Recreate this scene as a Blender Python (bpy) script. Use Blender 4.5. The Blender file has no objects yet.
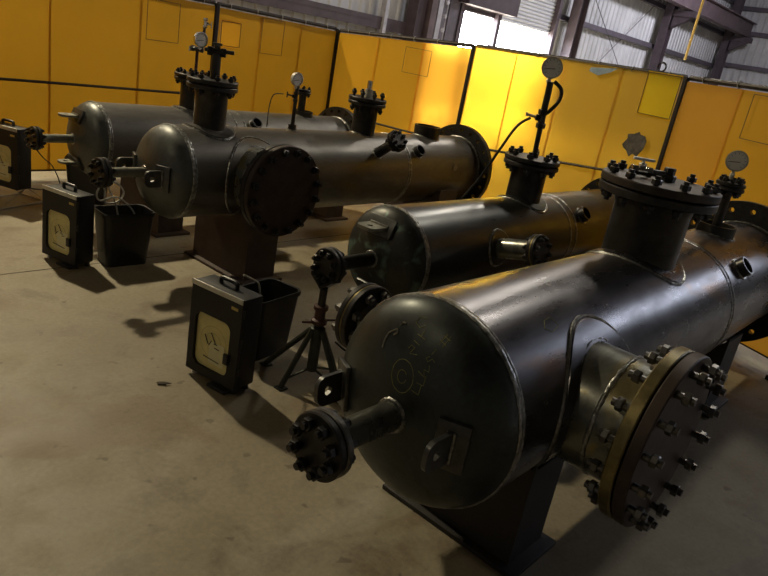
import bpy, bmesh, math, random
from mathutils import Vector, Matrix
random.seed(7)
PI = math.pi
S = bpy.context.scene
COL = S.collection

# ------------------------------------------------------------------ camera
cam_data = bpy.data.cameras.new('camera')
cam_data.sensor_width = 36.0
cam_data.lens = 681.15 / 768 * 36.0
cam_data.clip_end = 200
cam = bpy.data.objects.new('camera', cam_data)
COL.objects.link(cam)
FW = Vector((0.73377344, 0.59165683, -0.33394421))
RT = Vector((0.66487263, -0.72643848, 0.17387213))
UP = Vector((0.13971729, 0.34961312, 0.9264177))
cam.matrix_world = Matrix(((RT.x, UP.x, -FW.x, 0), (RT.y, UP.y, -FW.y, 0), (RT.z, UP.z, -FW.z, 1.7), (0, 0, 0, 1)))
S.camera = cam

# ------------------------------------------------------------------ world, lamps, exposure
world = bpy.data.worlds.new('world')
S.world = world
world.use_nodes = True
wn = world.node_tree.nodes
wl = world.node_tree.links
w_tc = wn.new('ShaderNodeTexCoord'); w_sep = wn.new('ShaderNodeSeparateXYZ'); w_rp = wn.new('ShaderNodeValToRGB')
wl.new(w_tc.outputs['Generated'], w_sep.inputs[0]); wl.new(w_sep.outputs['Z'], w_rp.inputs[0])
# pale overcast sky above the horizon, duller yard below it
w_rp.color_ramp.elements[0].position = 0.0; w_rp.color_ramp.elements[0].color = (0.16, 0.15, 0.13, 1)
w_rp.color_ramp.elements[1].position = 0.015; w_rp.color_ramp.elements[1].color = (0.86, 0.92, 1.0, 1)
wl.new(w_rp.outputs[0], wn['Background'].inputs[0])
wn['Background'].inputs[1].default_value = 60.0

def area(name, loc, target, size, energy, color, shape='DISK', size_y=None, portal=False):
    d = bpy.data.lights.new(name, 'AREA')
    d.shape = shape
    d.size = size
    if size_y: d.size_y = size_y
    d.energy = energy
    d.color = color
    o = bpy.data.objects.new(name, d)
    COL.objects.link(o)
    o.location = loc
    o.rotation_euler = (Vector(target) - Vector(loc)).to_track_quat('-Z', 'Y').to_euler()
    if portal: d.cycles.is_portal = True
    return o
WARM = (1.0, 0.86, 0.58)
COOL = (0.78, 0.84, 1.0)
area('bay_or_fill_lamp', (2.45, 8.8, 6.2), (2.3, 7.4, 0), 0.28, 470, WARM)
area('bay_or_fill_lamp', (11.6, 5.6, 6.2), (11.0, 5.0, 0), 0.6, 170, (1.0, 0.92, 0.80))
area('bay_or_fill_lamp', (8.8, 2.1, 6.3), (8.6, 2.1, 0), 0.8, 95, (1.0, 0.93, 0.80))
area('bay_or_fill_lamp', (-4.2, 4.0, 6.2), (-3.0, 3.6, 0), 0.4, 45, WARM)  # unseen fill lamp, added to light the recorder fronts and vessel heads
area('bay_or_fill_lamp', (24.0, 4.5, 6.6), (24.0, 9.0, 2), 0.8, 560, (0.9, 0.9, 1.0))  # unseen lamp added to brighten the far wall siding
area('roof_skylight', (21.5, -4.7, 6.2), (8.0, 0.0, 1.5), 3.6, 270, COOL, 'RECTANGLE', 2.4)
area('door_daylight', (16.9, 11.15, 1.5), (16.9, 0, 1.2), 4.0, 1, COOL, 'RECTANGLE', 2.6, portal=True)

vs = S.view_settings
vs.view_transform = 'Standard'
vs.look = 'None'
vs.gamma = 1.0
vs.use_curve_mapping = False
vs.exposure = 0.0

# ------------------------------------------------------------------ materials
def srgb(r, g, b):
    f = lambda c: (c / 255 / 12.92) if c / 255 <= 0.04045 else ((c / 255 + 0.055) / 1.055) ** 2.4
    return (f(r), f(g), f(b), 1)

class NT:
    def __init__(self, name):
        self.m = bpy.data.materials.new(name)
        self.m.use_nodes = True
        self.n = self.m.node_tree.nodes
        self.l = self.m.node_tree.links
        self.b = self.n['Principled BSDF']
        self.out = self.n['Material Output']
        self.tc = self.n.new('ShaderNodeTexCoord')
    def noise(self, scale, detail=4, rough=0.55, stretch=None, dist=0.0):
        t = self.n.new('ShaderNodeTexNoise')
        t.inputs['Scale'].default_value = scale
        t.inputs['Detail'].default_value = detail
        t.inputs['Roughness'].default_value = rough
        t.inputs['Distortion'].default_value = dist
        src = self.tc.outputs['Object']
        if stretch:
            mp = self.n.new('ShaderNodeMapping')
            mp.inputs['Scale'].default_value = stretch
            self.l.new(src, mp.inputs['Vector'])
            src = mp.outputs['Vector']
        self.l.new(src, t.inputs['Vector'])
        return t.outputs['Fac']
    def ramp(self, fac, stops):
        r = self.n.new('ShaderNodeValToRGB')
        e = r.color_ramp.elements
        while len(e) < len(stops): e.new(0.5)
        for i, (p, c) in enumerate(stops):
            e[i].position = p
            e[i].color = c if len(c) == 4 else (*c, 1)
        self.l.new(fac, r.inputs['Fac'])
        return r.outputs['Color']
    def mix(self, fac, a, b, mode='MIX'):
        x = self.n.new('ShaderNodeMix')
        x.data_type = 'RGBA'
        x.blend_type = mode
        for sock, v in ((x.inputs[0], fac), (x.inputs[6], a), (x.inputs[7], b)):
            if hasattr(v, 'links'): self.l.new(v, sock)
            else: sock.default_value = v
        return x.outputs[2]
    def bump(self, fac, strength, dist=0.01):
        b = self.n.new('ShaderNodeBump')
        b.inputs['Strength'].default_value = strength
        b.inputs['Distance'].default_value = dist
        self.l.new(fac, b.inputs['Height'])
        self.l.new(b.outputs['Normal'], self.b.inputs['Normal'])
    def set(self, **k):
        for a, v in k.items():
            s = self.b.inputs[a.replace('_', ' ')]
            if hasattr(v, 'links'): self.l.new(v, s)
            else: s.default_value = v
        return self

def g(v): return (v, v, v, 1)

def steel(name, dark, mid, light, rust, metallic=0.75, r0=0.26, r1=0.5, scale=2.2, rust_at=0.66):
    t = NT(name)
    big = t.noise(scale, 5, 0.6, (0.6, 1.6, 1.6), 0.6)
    base = t.ramp(big, [(0.34, dark), (0.47, mid), (0.60, mid), (0.72, light)])
    patch = t.noise(scale * 0.8, 3, 0.5, (1.0, 2.2, 2.2), 0.3)
    pm = t.ramp(patch, [(rust_at - 0.05, g(0)), (rust_at + 0.05, g(1))])
    col = t.mix(pm, base, rust)
    fine = t.noise(60, 4, 0.7, (0.25, 1, 1))
    col = t.mix(0.28, col, t.ramp(fine, [(0.3, g(0.02)), (0.7, g(0.4))]), 'OVERLAY')
    rg = t.noise(7, 5, 0.65, (0.35, 1.2, 1.2))
    rough = t.ramp(rg, [(0.3, g(r0)), (0.7, g(r1))])
    t.set(Base_Color=col, Metallic=metallic, Roughness=rough)
    t.bump(t.noise(26, 2, 0.5, (0.4, 1, 1)), 0.035, 0.006)
    return t.m

def plain(name, col, rough=0.5, metallic=0.0, var=0.25, scale=25, bump=0.0):
    t = NT(name)
    n = t.noise(scale, 4, 0.6)
    c = t.mix(t.ramp(n, [(0.3, g(0)), (0.7, g(1))]), tuple(x * (1 - var) for x in col[:3]) + (1,), tuple(min(1, x * (1 + var)) for x in col[:3]) + (1,))
    t.set(Base_Color=c, Metallic=metallic, Roughness=rough)
    if bump: t.bump(n, bump, 0.004)
    return t.m

M = {}
M['shell_front'] = steel('mill_scale_steel', (0.05, 0.048, 0.052, 1), (0.12, 0.115, 0.125, 1), (0.25, 0.24, 0.25, 1), (0.17, 0.09, 0.045, 1), 0.8, 0.22, 0.38)
M['shell_green'] = steel('dark_green_steel', (0.035, 0.04, 0.038, 1), (0.075, 0.078, 0.075, 1), (0.15, 0.155, 0.14, 1), (0.13, 0.085, 0.04, 1), 0.75, 0.26, 0.42, 1.8, 0.62)
M['shell_grey'] = steel('grey_rolled_steel', (0.10, 0.095, 0.088, 1), (0.19, 0.18, 0.165, 1), (0.28, 0.265, 0.24, 1), (0.20, 0.16, 0.10, 1), 0.5, 0.34, 0.52, 1.7, 0.64)
M['shell_brown'] = steel('brown_rolled_steel', (0.08, 0.074, 0.066, 1), (0.165, 0.153, 0.135, 1), (0.25, 0.235, 0.205, 1), (0.19, 0.14, 0.075, 1), 0.5, 0.3, 0.48, 1.6, 0.6)
M['head_dark'] = steel('dark_pressed_steel', (0.03, 0.035, 0.034, 1), (0.055, 0.064, 0.062, 1), (0.09, 0.10, 0.095, 1), (0.09, 0.075, 0.05, 1), 0.55, 0.32, 0.46, 3.5, 0.72)
M['head_grey'] = steel('grey_pressed_steel', (0.075, 0.08, 0.077, 1), (0.125, 0.132, 0.126, 1), (0.18, 0.185, 0.175, 1), (0.14, 0.12, 0.09, 1), 0.4, 0.34, 0.5, 3.5, 0.72)
M['head_verdigris'] = steel('stained_pressed_steel', (0.035, 0.038, 0.035, 1), (0.06, 0.062, 0.056, 1), (0.11, 0.11, 0.09, 1), (0.17, 0.27, 0.23, 1), 0.5, 0.34, 0.5, 4.5, 0.62)
M['flange'] = plain('black_forged_steel', (0.035, 0.033, 0.032, 1), 0.42, 0.6, 0.35, 30, 0.1)
M['flange_brown'] = plain('oxidised_flange_steel', (0.05, 0.04, 0.033, 1), 0.5, 0.5, 0.4, 14, 0.12)
M['blind_brown'] = plain('dark_brown_blind_steel', (0.05, 0.034, 0.027, 1), 0.55, 0.4, 0.35, 10, 0.12)
M['rim_gold'] = plain('machined_brassy_rim', (0.21, 0.17, 0.075, 1), 0.42, 0.8, 0.45, 14, 0.08)
M['neck'] = plain('dark_pipe_steel', (0.05, 0.048, 0.046, 1), 0.36, 0.7, 0.4, 12, 0.1)
M['neck_bright'] = steel('brushed_pipe_steel', (0.14, 0.145, 0.13, 1), (0.24, 0.245, 0.215, 1), (0.40, 0.40, 0.34, 1), (0.30, 0.25, 0.12, 1), 0.7, 0.22, 0.40, 4, 0.6)
M['weld'] = plain('bright_weld_bead', (0.27, 0.27, 0.255, 1), 0.3, 0.65, 0.7, 45, 0.8)
M['bolt'] = plain('black_bolt_steel', (0.045, 0.045, 0.047, 1), 0.35, 0.75, 0.3, 40)
M['bolt_bright'] = plain('zinc_bolt_steel', (0.13, 0.125, 0.12, 1), 0.38, 0.8, 0.35, 40)
M['saddle_shaded'] = plain('shaded_saddle_plate', (0.022, 0.019, 0.018, 1), 0.6, 0.1, 0.3, 8, 0.1)  # saddle colour darkened to carry the shade under the front vessel
M['saddle'] = plain('brown_primer_plate', (0.062, 0.040, 0.031, 1), 0.65, 0.1, 0.3, 8, 0.1)
M['plate'] = plain('bare_plate_steel', (0.10, 0.10, 0.098, 1), 0.38, 0.75, 0.35, 14)
M['wire'] = plain('pale_wire', (0.42, 0.40, 0.34, 1), 0.4, 0.3)
M['plate_pale'] = plain('pale_plate_steel', (0.24, 0.24, 0.20, 1), 0.5, 0.5, 0.3, 14)
M['black_plastic'] = plain('black_plastic', (0.012, 0.012, 0.013, 1), 0.42, 0, 0.25, 60, 0.08)
M['black_paint'] = plain('black_wrinkle_paint', (0.008, 0.008, 0.009, 1), 0.6, 0, 0.3, 90, 0.15)
M['chrome'] = plain('polished_steel', (0.62, 0.62, 0.60, 1), 0.2, 1.0, 0.15, 20)
M['silver'] = plain('silver_trim', (0.55, 0.54, 0.48, 1), 0.4, 0.3, 0.15, 20)
M['chart'] = plain('cream_chart_paper', (0.70, 0.62, 0.27, 1), 0.55, 0, 0.12, 12)
M['note'] = plain('pale_paper_note', (0.74, 0.70, 0.42, 1), 0.6, 0, 0.08, 12)
M['ink'] = plain('black_ink', (0.03, 0.025, 0.02, 1), 0.6, 0, 0.1)
M['dial'] = plain('white_dial', (0.82, 0.83, 0.80, 1), 0.4, 0, 0.05)
M['label'] = plain('yellow_label', (0.55, 0.42, 0.12, 1), 0.5, 0, 0.1)
M['hose_white'] = plain('clear_white_tubing', (0.42, 0.42, 0.40, 1), 0.35, 0, 0.1)
M['hose_black'] = plain('black_rubber', (0.012, 0.012, 0.012, 1), 0.5, 0, 0.2)
M['red_paint'] = plain('dull_red_paint', (0.06, 0.022, 0.018, 1), 0.5, 0.1, 0.3)
M['jack'] = plain('dark_green_jack_paint', (0.035, 0.04, 0.03, 1), 0.5, 0.3, 0.3)
M['chalk'] = plain('yellow_paint_marker', (0.24, 0.245, 0.085, 1), 0.8, 0, 0.35, 90)
M['grind'] = plain('pale_grinding_scuff', (0.20, 0.185, 0.15, 1), 0.5, 0.3, 0.3, 90)
M['foil'] = plain('grey_duct_tape', (0.17, 0.16, 0.15, 1), 0.45, 0.5, 0.5, 18, 0.5)
M['blue_tape'] = plain('pale_blue_tape', (0.35, 0.48, 0.62, 1), 0.5, 0, 0.2)
M['yellow_hose'] = plain('yellow_air_hose', (0.75, 0.48, 0.10, 1), 0.5, 0, 0.1)
M['frame_tube'] = plain('dark_frame_tube', (0.035, 0.028, 0.026, 1), 0.5, 0.4, 0.3)
M['column'] = plain('dark_red_oxide_column', (0.085, 0.062, 0.075, 1), 0.6, 0.1, 0.2, 4)
M['beam'] = plain('red_oxide_beam', (0.14, 0.10, 0.11, 1), 0.6, 0.1, 0.2, 3)
M['girt'] = plain('grey_girt_steel', (0.13, 0.11, 0.13, 1), 0.55, 0.3, 0.2, 4)
M['galv'] = plain('galvanised_post', (0.48, 0.46, 0.50, 1), 0.5, 0.3, 0.15, 8)
M['siding'] = plain('pale_metal_siding', (0.60, 0.59, 0.60, 1), 0.5, 0.15, 0.12, 1.5)
M['rollup'] = plain('pale_rollup_slats', (0.66, 0.66, 0.70, 1), 0.5, 0.1, 0.08, 2)
M['roof'] = plain('dark_roof_deck', (0.10, 0.09, 0.09, 1), 0.7, 0.1, 0.2, 2)
M['dry_leaf'] = plain('dry_leaf', (0.05, 0.035, 0.02, 1), 0.8, 0, 0.3)

def curtain_mat(name, col, rough_t=0.30, clear=0.30):
    t = NT(name)
    n = t.noise(1.4, 4, 0.55, (1, 1, 0.6))
    c = t.mix(t.ramp(n, [(0.3, g(0)), (0.7, g(1))]), tuple(x * 0.86 for x in col[:3]) + (1,), col)
    t.set(Base_Color=c, Roughness=0.42)
    t.b.inputs['Specular IOR Level'].default_value = 0.35
    tr = t.n.new('ShaderNodeBsdfTranslucent')
    t.l.new(c, tr.inputs['Color'])
    rf = t.n.new('ShaderNodeBsdfRefraction')
    rf.inputs['Roughness'].default_value = rough_t
    rf.inputs['IOR'].default_value = 1.12
    rf.inputs['Color'].default_value = (col[0], col[1], col[2], 1)
    m1 = t.n.new('ShaderNodeMixShader'); m1.inputs[0].default_value = 0.42
    t.l.new(t.b.outputs[0], m1.inputs[1]); t.l.new(tr.outputs[0], m1.inputs[2])
    m2 = t.n.new('ShaderNodeMixShader'); m2.inputs[0].default_value = clear
    t.l.new(m1.outputs[0], m2.inputs[1]); t.l.new(rf.outputs[0], m2.inputs[2])
    t.l.new(m2.outputs[0], t.out.inputs['Surface'])
    t.bump(t.noise(3.0, 3, 0.5, (1.5, 1.5, 0.4)), 0.25, 0.02)
    return t.m
M['curtain_dimmed'] = curtain_mat('dimmed_amber_welding_vinyl', (0.56, 0.30, 0.022, 1), 0.35, 0.22)  # same vinyl, base darkened to dim the left screens against the lamp behind
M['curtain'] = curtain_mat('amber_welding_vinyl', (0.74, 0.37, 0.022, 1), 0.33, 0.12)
M['curtain_glow'] = curtain_mat('backlit_amber_welding_vinyl', (0.93, 0.68, 0.16, 1), 0.40, 0.46)  # same vinyl, door backlight put into a brighter, clearer colour
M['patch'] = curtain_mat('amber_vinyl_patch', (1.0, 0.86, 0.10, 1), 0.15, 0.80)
M['patch_dull'] = plain('dull_amber_vinyl_patch', (0.42, 0.24, 0.02, 1), 0.4, 0, 0.08, 3)
M['seam_line'] = plain('brown_stitching', (0.16, 0.09, 0.02, 1), 0.6)
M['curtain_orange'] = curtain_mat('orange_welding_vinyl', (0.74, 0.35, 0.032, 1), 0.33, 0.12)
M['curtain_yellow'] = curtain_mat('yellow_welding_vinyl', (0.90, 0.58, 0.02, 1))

def floor_mat():
    t = NT('worn_concrete')
    a = t.noise(0.55, 6, 0.6, None, 0.4)
    b = t.noise(3.5, 6, 0.65, None, 0.3)
    c = t.noise(45, 4, 0.7)
    col = t.ramp(a, [(0.3, (0.235, 0.195, 0.125, 1)), (0.5, (0.31, 0.265, 0.18, 1)), (0.7, (0.36, 0.32, 0.225, 1))])
    col = t.mix(t.ramp(b, [(0.36, g(0.7)), (0.5, g(0.0))]), col, (0.18, 0.14, 0.09, 1))
    st = t.noise(1.3, 3, 0.5, (1, 1, 1), 1.2)
    col = t.mix(t.ramp(st, [(0.60, g(0)), (0.66, g(0.45))]), col, (0.20, 0.125, 0.07, 1))
    sp = t.noise(9, 2, 0.5)
    col = t.mix(t.ramp(sp, [(0.68, g(0)), (0.72, g(0.6))]), col, (0.12, 0.085, 0.055, 1))
    col = t.mix(0.25, col, t.ramp(c, [(0.3, g(0.2)), (0.7, g(0.7))]), 'OVERLAY')
    t.set(Base_Color=col, Roughness=t.ramp(b, [(0.3, g(0.45)), (0.7, g(0.7))]))
    t.bump(c, 0.12, 0.004)
    return t.m
M['floor'] = floor_mat()
M['joint'] = plain('dark_floor_joint', (0.09, 0.075, 0.05, 1), 0.8, 0, 0.3)

# ------------------------------------------------------------------ mesh helpers
def frame(p0, p1):
    z = (Vector(p1) - Vector(p0)).normalized()
    x = Vector((1, 0, 0)) if abs(z.x) < 0.9 else Vector((0, 1, 0))
    y = z.cross(x).normalized()
    return y.cross(z).normalized(), y, z

class MB:
    def __init__(self): self.b = bmesh.new()
    def box(self, c, s, rot=None, bev=0.0):
        r = bmesh.ops.create_cube(self.b, size=1.0)
        m = Matrix.Translation(c) @ (rot or Matrix.Identity(3)).to_4x4() @ Matrix.Diagonal((*s, 1))
        bmesh.ops.transform(self.b, matrix=m, verts=r['verts'])
        if bev:
            es = list({e for v in r['verts'] for e in v.link_edges})
            bmesh.ops.bevel(self.b, geom=es, offset=bev, segments=2, profile=0.5, affect='EDGES')
        return self
    def loops(self, rings, close=True, cap0=False, cap1=False, closed_path=False):
        vv = [[self.b.verts.new(p) for p in r] for r in rings]
        n = len(vv[0])
        pairs = list(zip(vv[:-1], vv[1:])) + ([(vv[-1], vv[0])] if closed_path else [])
        for a, c in pairs:
            for i in range(n if close else n - 1):
                j = (i + 1) % n
                self.b.faces.new((a[i], a[j], c[j], c[i]))
        if cap0: self.b.faces.new(vv[0][::-1])
        if cap1: self.b.faces.new(vv[-1])
        return self
    def lathe(self, prof, o=(0, 0, 0), ax=(0, 0, 1), seg=32, cap0=False, cap1=False):
        x, y, z = frame((0, 0, 0), ax)
        o = Vector(o)
        return self.loops([[o + z * h + (x * math.cos(2 * PI * k / seg) + y * math.sin(2 * PI * k / seg)) * r for k in range(seg)] for r, h in prof], cap0=cap0, cap1=cap1)
    def cyl(self, p0, p1, r, r1=None, seg=16):
        d = Vector(p1) - Vector(p0)
        return self.lathe([(r, 0), (r if r1 is None else r1, d.length)], p0, d, seg, True, True)
    def tube(self, pts, r, seg=8, closed=False):
        P = [Vector(p) for p in pts]
        rings = []
        n = len(P)
        px = None
        for i, p in enumerate(P):
            d = (P[(i + 1) % n] - P[i - 1]) if (closed or 0 < i < n - 1) else (P[1] - P[0] if i == 0 else P[-1] - P[-2])
            d.normalize()
            if px is None: px = frame((0, 0, 0), d)[0]
            px = (px - d * px.dot(d)).normalized()
            py = d.cross(px)
            rings.append([p + (px * math.cos(2 * PI * k / seg) + py * math.sin(2 * PI * k / seg)) * r for k in range(seg)])
        return self.loops(rings, cap0=not closed, cap1=not closed, closed_path=closed)
    def hexa(self, o, ax, r, h): return self.lathe([(r * 0.92, 0), (r, h * 0.12), (r, h * 0.88), (r * 0.92, h)], o, ax, 6, True, True)
    def prism(self, pts, d):
        """closed polygon extruded by the vector d"""
        d = Vector(d)
        a = [self.b.verts.new(p) for p in pts]
        c = [self.b.verts.new(Vector(p) + d) for p in pts]
        n = len(a)
        self.b.faces.new(a[::-1]); self.b.faces.new(c)
        for i in range(n): self.b.faces.new((a[i], a[(i + 1) % n], c[(i + 1) % n], c[i]))
        return self
    def holed(self, outer, inner, d):
        """plate between two loops of equal length, extruded by d"""
        d = Vector(d)
        L = [[self.b.verts.new(Vector(p) + e) for p in loop] for loop in (outer, inner) for e in (Vector(), d)]
        o0, o1, i0, i1 = L
        n = len(o0)
        for k in range(n):
            j = (k + 1) % n
            for a, c in ((o0, i0), (i1, o1), (o1, o0), (i0, i1)):
                self.b.faces.new((a[k], a[j], c[j], c[k]))
        return self
    def build(self, name, mat, parent=None, angle=32, smooth=True, recalc=True):
        if recalc: bmesh.ops.recalc_face_normals(self.b, faces=self.b.faces)
        lim = math.radians(angle)
        for f in self.b.faces: f.smooth = smooth
        for e in self.b.edges:
            if len(e.link_faces) == 2 and e.calc_face_angle(0) > lim: e.smooth = False
        me = bpy.data.meshes.new(name)
        self.b.to_mesh(me); self.b.free()
        me.materials.append(mat)
        o = bpy.data.objects.new(name, me)
        COL.objects.link(o)
        if parent: o.parent = parent
        return o

def empty(name, loc=(0, 0, 0), rz=0.0, parent=None):
    o = bpy.data.objects.new(name, None)
    o.empty_display_size = 0.1
    COL.objects.link(o)
    o.location = loc
    o.rotation_euler = (0, 0, rz)
    if parent: o.parent = parent
    return o

def tag(o, label=None, cat=None, group=None, kind=None):
    if label: o['label'] = label
    if cat: o['category'] = cat
    if group: o['group'] = group
    if kind: o['kind'] = kind
    return o

def struct(mb, name, mat, **k): return tag(mb.build(name, mat, **k), kind='structure')

def copy_part(o, parent):
    c = o.copy()
    COL.objects.link(c)
    c.parent = parent
    return c

def smooth_path(pts, n=8):
    P = [Vector(p) for p in pts]
    out = []
    for i in range(len(P) - 1):
        p0, p1, p2, p3 = P[max(i - 1, 0)], P[i], P[i + 1], P[min(i + 2, len(P) - 1)]
        for k in range(n):
            t = k / n
            out.append(0.5 * ((2 * p1) + (p2 - p0) * t + (2 * p0 - 5 * p1 + 4 * p2 - p3) * t * t + (3 * p1 - p0 - 3 * p2 + p3) * t ** 3))
    return out + [P[-1]]

def rrect(w, h, r, n=5, cx=0.0, cy=0.0):
    pts = []
    for sx, sy, a0 in ((1, 1, 0), (-1, 1, 90), (-1, -1, 180), (1, -1, 270)):
        for k in range(n + 1):
            a = math.radians(a0 + 90 * k / n)
            pts.append((cx + sx * (w / 2 - r) + r * math.cos(a), cy + sy * (h / 2 - r) + r * math.sin(a)))
    return pts

# ------------------------------------------------------------------ the building
mb = MB(); mb.box((14, 1.5, -0.05), (50, 27, 0.1)); struct(mb, 'floor', M['floor'])
mb = MB()
for y in (4.14, 8.1): mb.box((14, y, 0.0006), (50, 0.010, 0.0012))
for x in (-1.2, 7.2, 11.5): mb.box((x, 1.5, 0.0006), (0.010, 27, 0.0012))
struct(mb, 'trim_1', M['joint'])

WY, WX = 11.0, 34.5
def corrugated(x0, x1, z0, z1, axis, at, face):
    """ribbed siding sheet, along x (axis 0) or y (axis 1)"""
    mb = MB()
    pts = []
    p = 0.30
    u = x0
    while u < x1 - 0.01:
        for du, dv in ((0, 0), (0.16, 0), (0.19, 0.035), (0.26, 0.035), (0.29, 0)):
            if u + du < x1: pts.append((u + du, dv))
        u += p
    pts.append((x1, 0))
    def P(q, z, k=0):
        v = at + face * q[1]
        return (q[0], v, z) if axis == 0 else (v, q[0], z)
    mb.loops([[P(q, z0) for q in pts], [P(q, z1) for q in pts]], close=False)
    back = [[P((q[0], q[1] - 0.02), z) for q in pts] for z in (z0, z1)]
    mb.loops(back, close=False)
    return mb
DX0, DX1, DZ = 14.55, 19.05, 2.78
for n, (x0, x1, z0, z1) in enumerate(((-11, DX0, 0, 7.4), (DX0, DX1, 3.9, 7.4), (DX1, WX, 0, 7.4))):
    struct(corrugated(x0, x1, z0, z1, 0, WY, -1), 'wall_back', M['siding'], angle=20)
struct(corrugated(-12, WY, 0, 7.4, 1, WX, -1), 'wall_right', M['siding'], angle=20)
mb = MB(); mb.box((11.5, -12.05, 3.7), (47, 0.1, 7.4)); struct(mb, 'wall_front', M['siding'])
mb = MB(); mb.box((-11.05, -0.5, 3.7), (0.1, 23.2, 7.4)); struct(mb, 'wall_left', M['siding'])
mb = MB(); mb.box((11.7, -0.5, 7.45), (46.5, 24, 0.1)); struct(mb, 'ceiling', M['roof'])

def h_column(x, y, z1, name='column', w=0.30, d=0.42, mat=None):
    mb = MB()
    for s in (-1, 1): mb.box((x + s * (d / 2 - 0.012), y, z1 / 2), (0.024, w, z1))
    mb.box((x, y, z1 / 2), (d - 0.05, 0.016, z1))
    return struct(mb, name, mat or M['column'])
# wall girts
mb = MB()
for z, h in ((3.30, 0.16), (4.66, 0.16), (6.0, 0.16)):
    mb.box(((DX1 + WX) / 2, WY - 0.11, z), (WX - DX1 - 0.1, 0.10, h))
    mb.box(((DX1 + WX) / 2, WY - 0.17, z - h / 2), (WX - DX1 - 0.1, 0.16, 0.012))
struct(mb, 'trim_2', M['girt'])
mb = MB()
for z in (3.47, 4.86, 5.86): mb.box((WX - 0.12, 0, z), (0.14, 21.5, 0.18))
struct(mb, 'trim_3', M['girt'])
mb = MB(); mb.box((3.2, WY - 0.2, 2.05), (18.6, 0.2, 0.20)); mb.box((3.2, WY - 0.30, 2.15), (18.6, 0.02, 0.10)); struct(mb, 'trim_4', M['column'])
for x in (19.75, 26.5, 33.6): h_column(x, WY - 0.42, 7.3, 'column')
h_column(12.55, WY - 0.42, 7.3, 'column', 0.3, 0.5)
mb = MB()
for k in range(9): mb.cyl((13.25 + 0.02, WY - 0.62, 0.4 + k * 0.30), (13.25 + 0.02, WY - 0.58, 0.4 + k * 0.30), 0.05, seg=8)
mb.box((13.1, WY - 0.5, 3.6), (0.16, 0.14, 7.2)); struct(mb, 'trim_5', M['galv'])
mb = MB(); mb.box((12.85, WY - 0.50, 3.6), (0.2, 0.18, 7.2)); struct(mb, 'trim_6', M['beam'])
mb = MB(); mb.box((11.55, WY - 0.30, 3.6), (0.10, 0.14, 7.2)); struct(mb, 'trim_7', M['galv'])
# crane corbels and runway beam
for x in (26.5, 33.6):
    mb = MB(); mb.box((x, WY - 0.95, 4.52), (0.34, 0.9, 0.20)); mb.prism([(x - 0.12, WY - 0.6, 4.42), (x - 0.12, WY - 1.3, 4.42), (x - 0.12, WY - 0.6, 4.0)], (0.24, 0, 0))
    struct(mb, 'column', M['column'])
mb = MB()
for z in (4.68, 5.26): mb.box((26.5, WY - 1.05, z), (15.6, 0.34, 0.035))
mb.box((26.5, WY - 1.05, 4.97), (15.6, 0.03, 0.56)); struct(mb, 'beam', M['beam'])
# roll-up door and its opening
mb = MB()
zz = DZ
while zz < 3.95:
    mb.lathe([(0.045, 0), (0.045, DX1 - 16.25)], (16.25, WY + 0.02, zz + 0.045), (1, 0, 0), 10, True, True)
    mb.box(((16.25 + DX1) / 2, WY + 0.03, zz + 0.045), (DX1 - 16.25, 0.03, 0.09))
    zz += 0.095
mb.box(((16.25 + DX1) / 2, WY + 0.05, (DZ + 4.0) / 2), (DX1 - 16.25, 0.02, 4.0 - DZ))
struct(mb, 'door_1', M['rollup'])
mb = MB()
for k in range(7): mb.box(((DX0 + 16.2) / 2, WY + 0.02, 2.82 + 0.07 * k), (16.2 - DX0, 0.05, 0.035))
mb.box(((DX0 + 16.2) / 2, WY + 0.06, 3.38), (16.2 - DX0, 0.02, 1.2))
struct(mb, 'door_2', M['girt'])
mb = MB()
mb.box((16.2, WY - 0.04, 1.95), (0.16, 0.16, 3.9)); mb.box((DX0 - 0.07, WY - 0.06, 1.95), (0.16, 0.2, 3.9)); mb.box((DX1 + 0.07, WY - 0.06, 1.95), (0.16, 0.2, 3.9))
mb.box(((DX0 + 16.2) / 2, WY - 0.20, 3.22), (2.2, 0.5, 0.60)); struct(mb, 'trim_8', M['column'])
mb = MB(); mb.box((13.95, WY - 0.03, 1.9), (0.12, 0.1, 3.8)); struct(mb, 'trim_9', M['galv'])
mb = MB(); mb.box((13.55, WY - 0.09, 1.9), (0.7, 0.06, 3.8)); mb.box((14.25, WY - 0.09, 1.9), (0.5, 0.06, 3.8)); struct(mb, 'wall_panel', M['girt'])
# X bracing rods on the bay right of the door
mb = MB(); mb.cyl((20.2, WY - 0.16, 4.6), (24.6, WY - 0.16, 2.0), 0.012, seg=6); mb.cyl((26.0, WY - 0.16, 4.9), (22.2, WY - 0.16, 2.2), 0.012, seg=6); struct(mb, 'trim_10', M['girt'])

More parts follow.
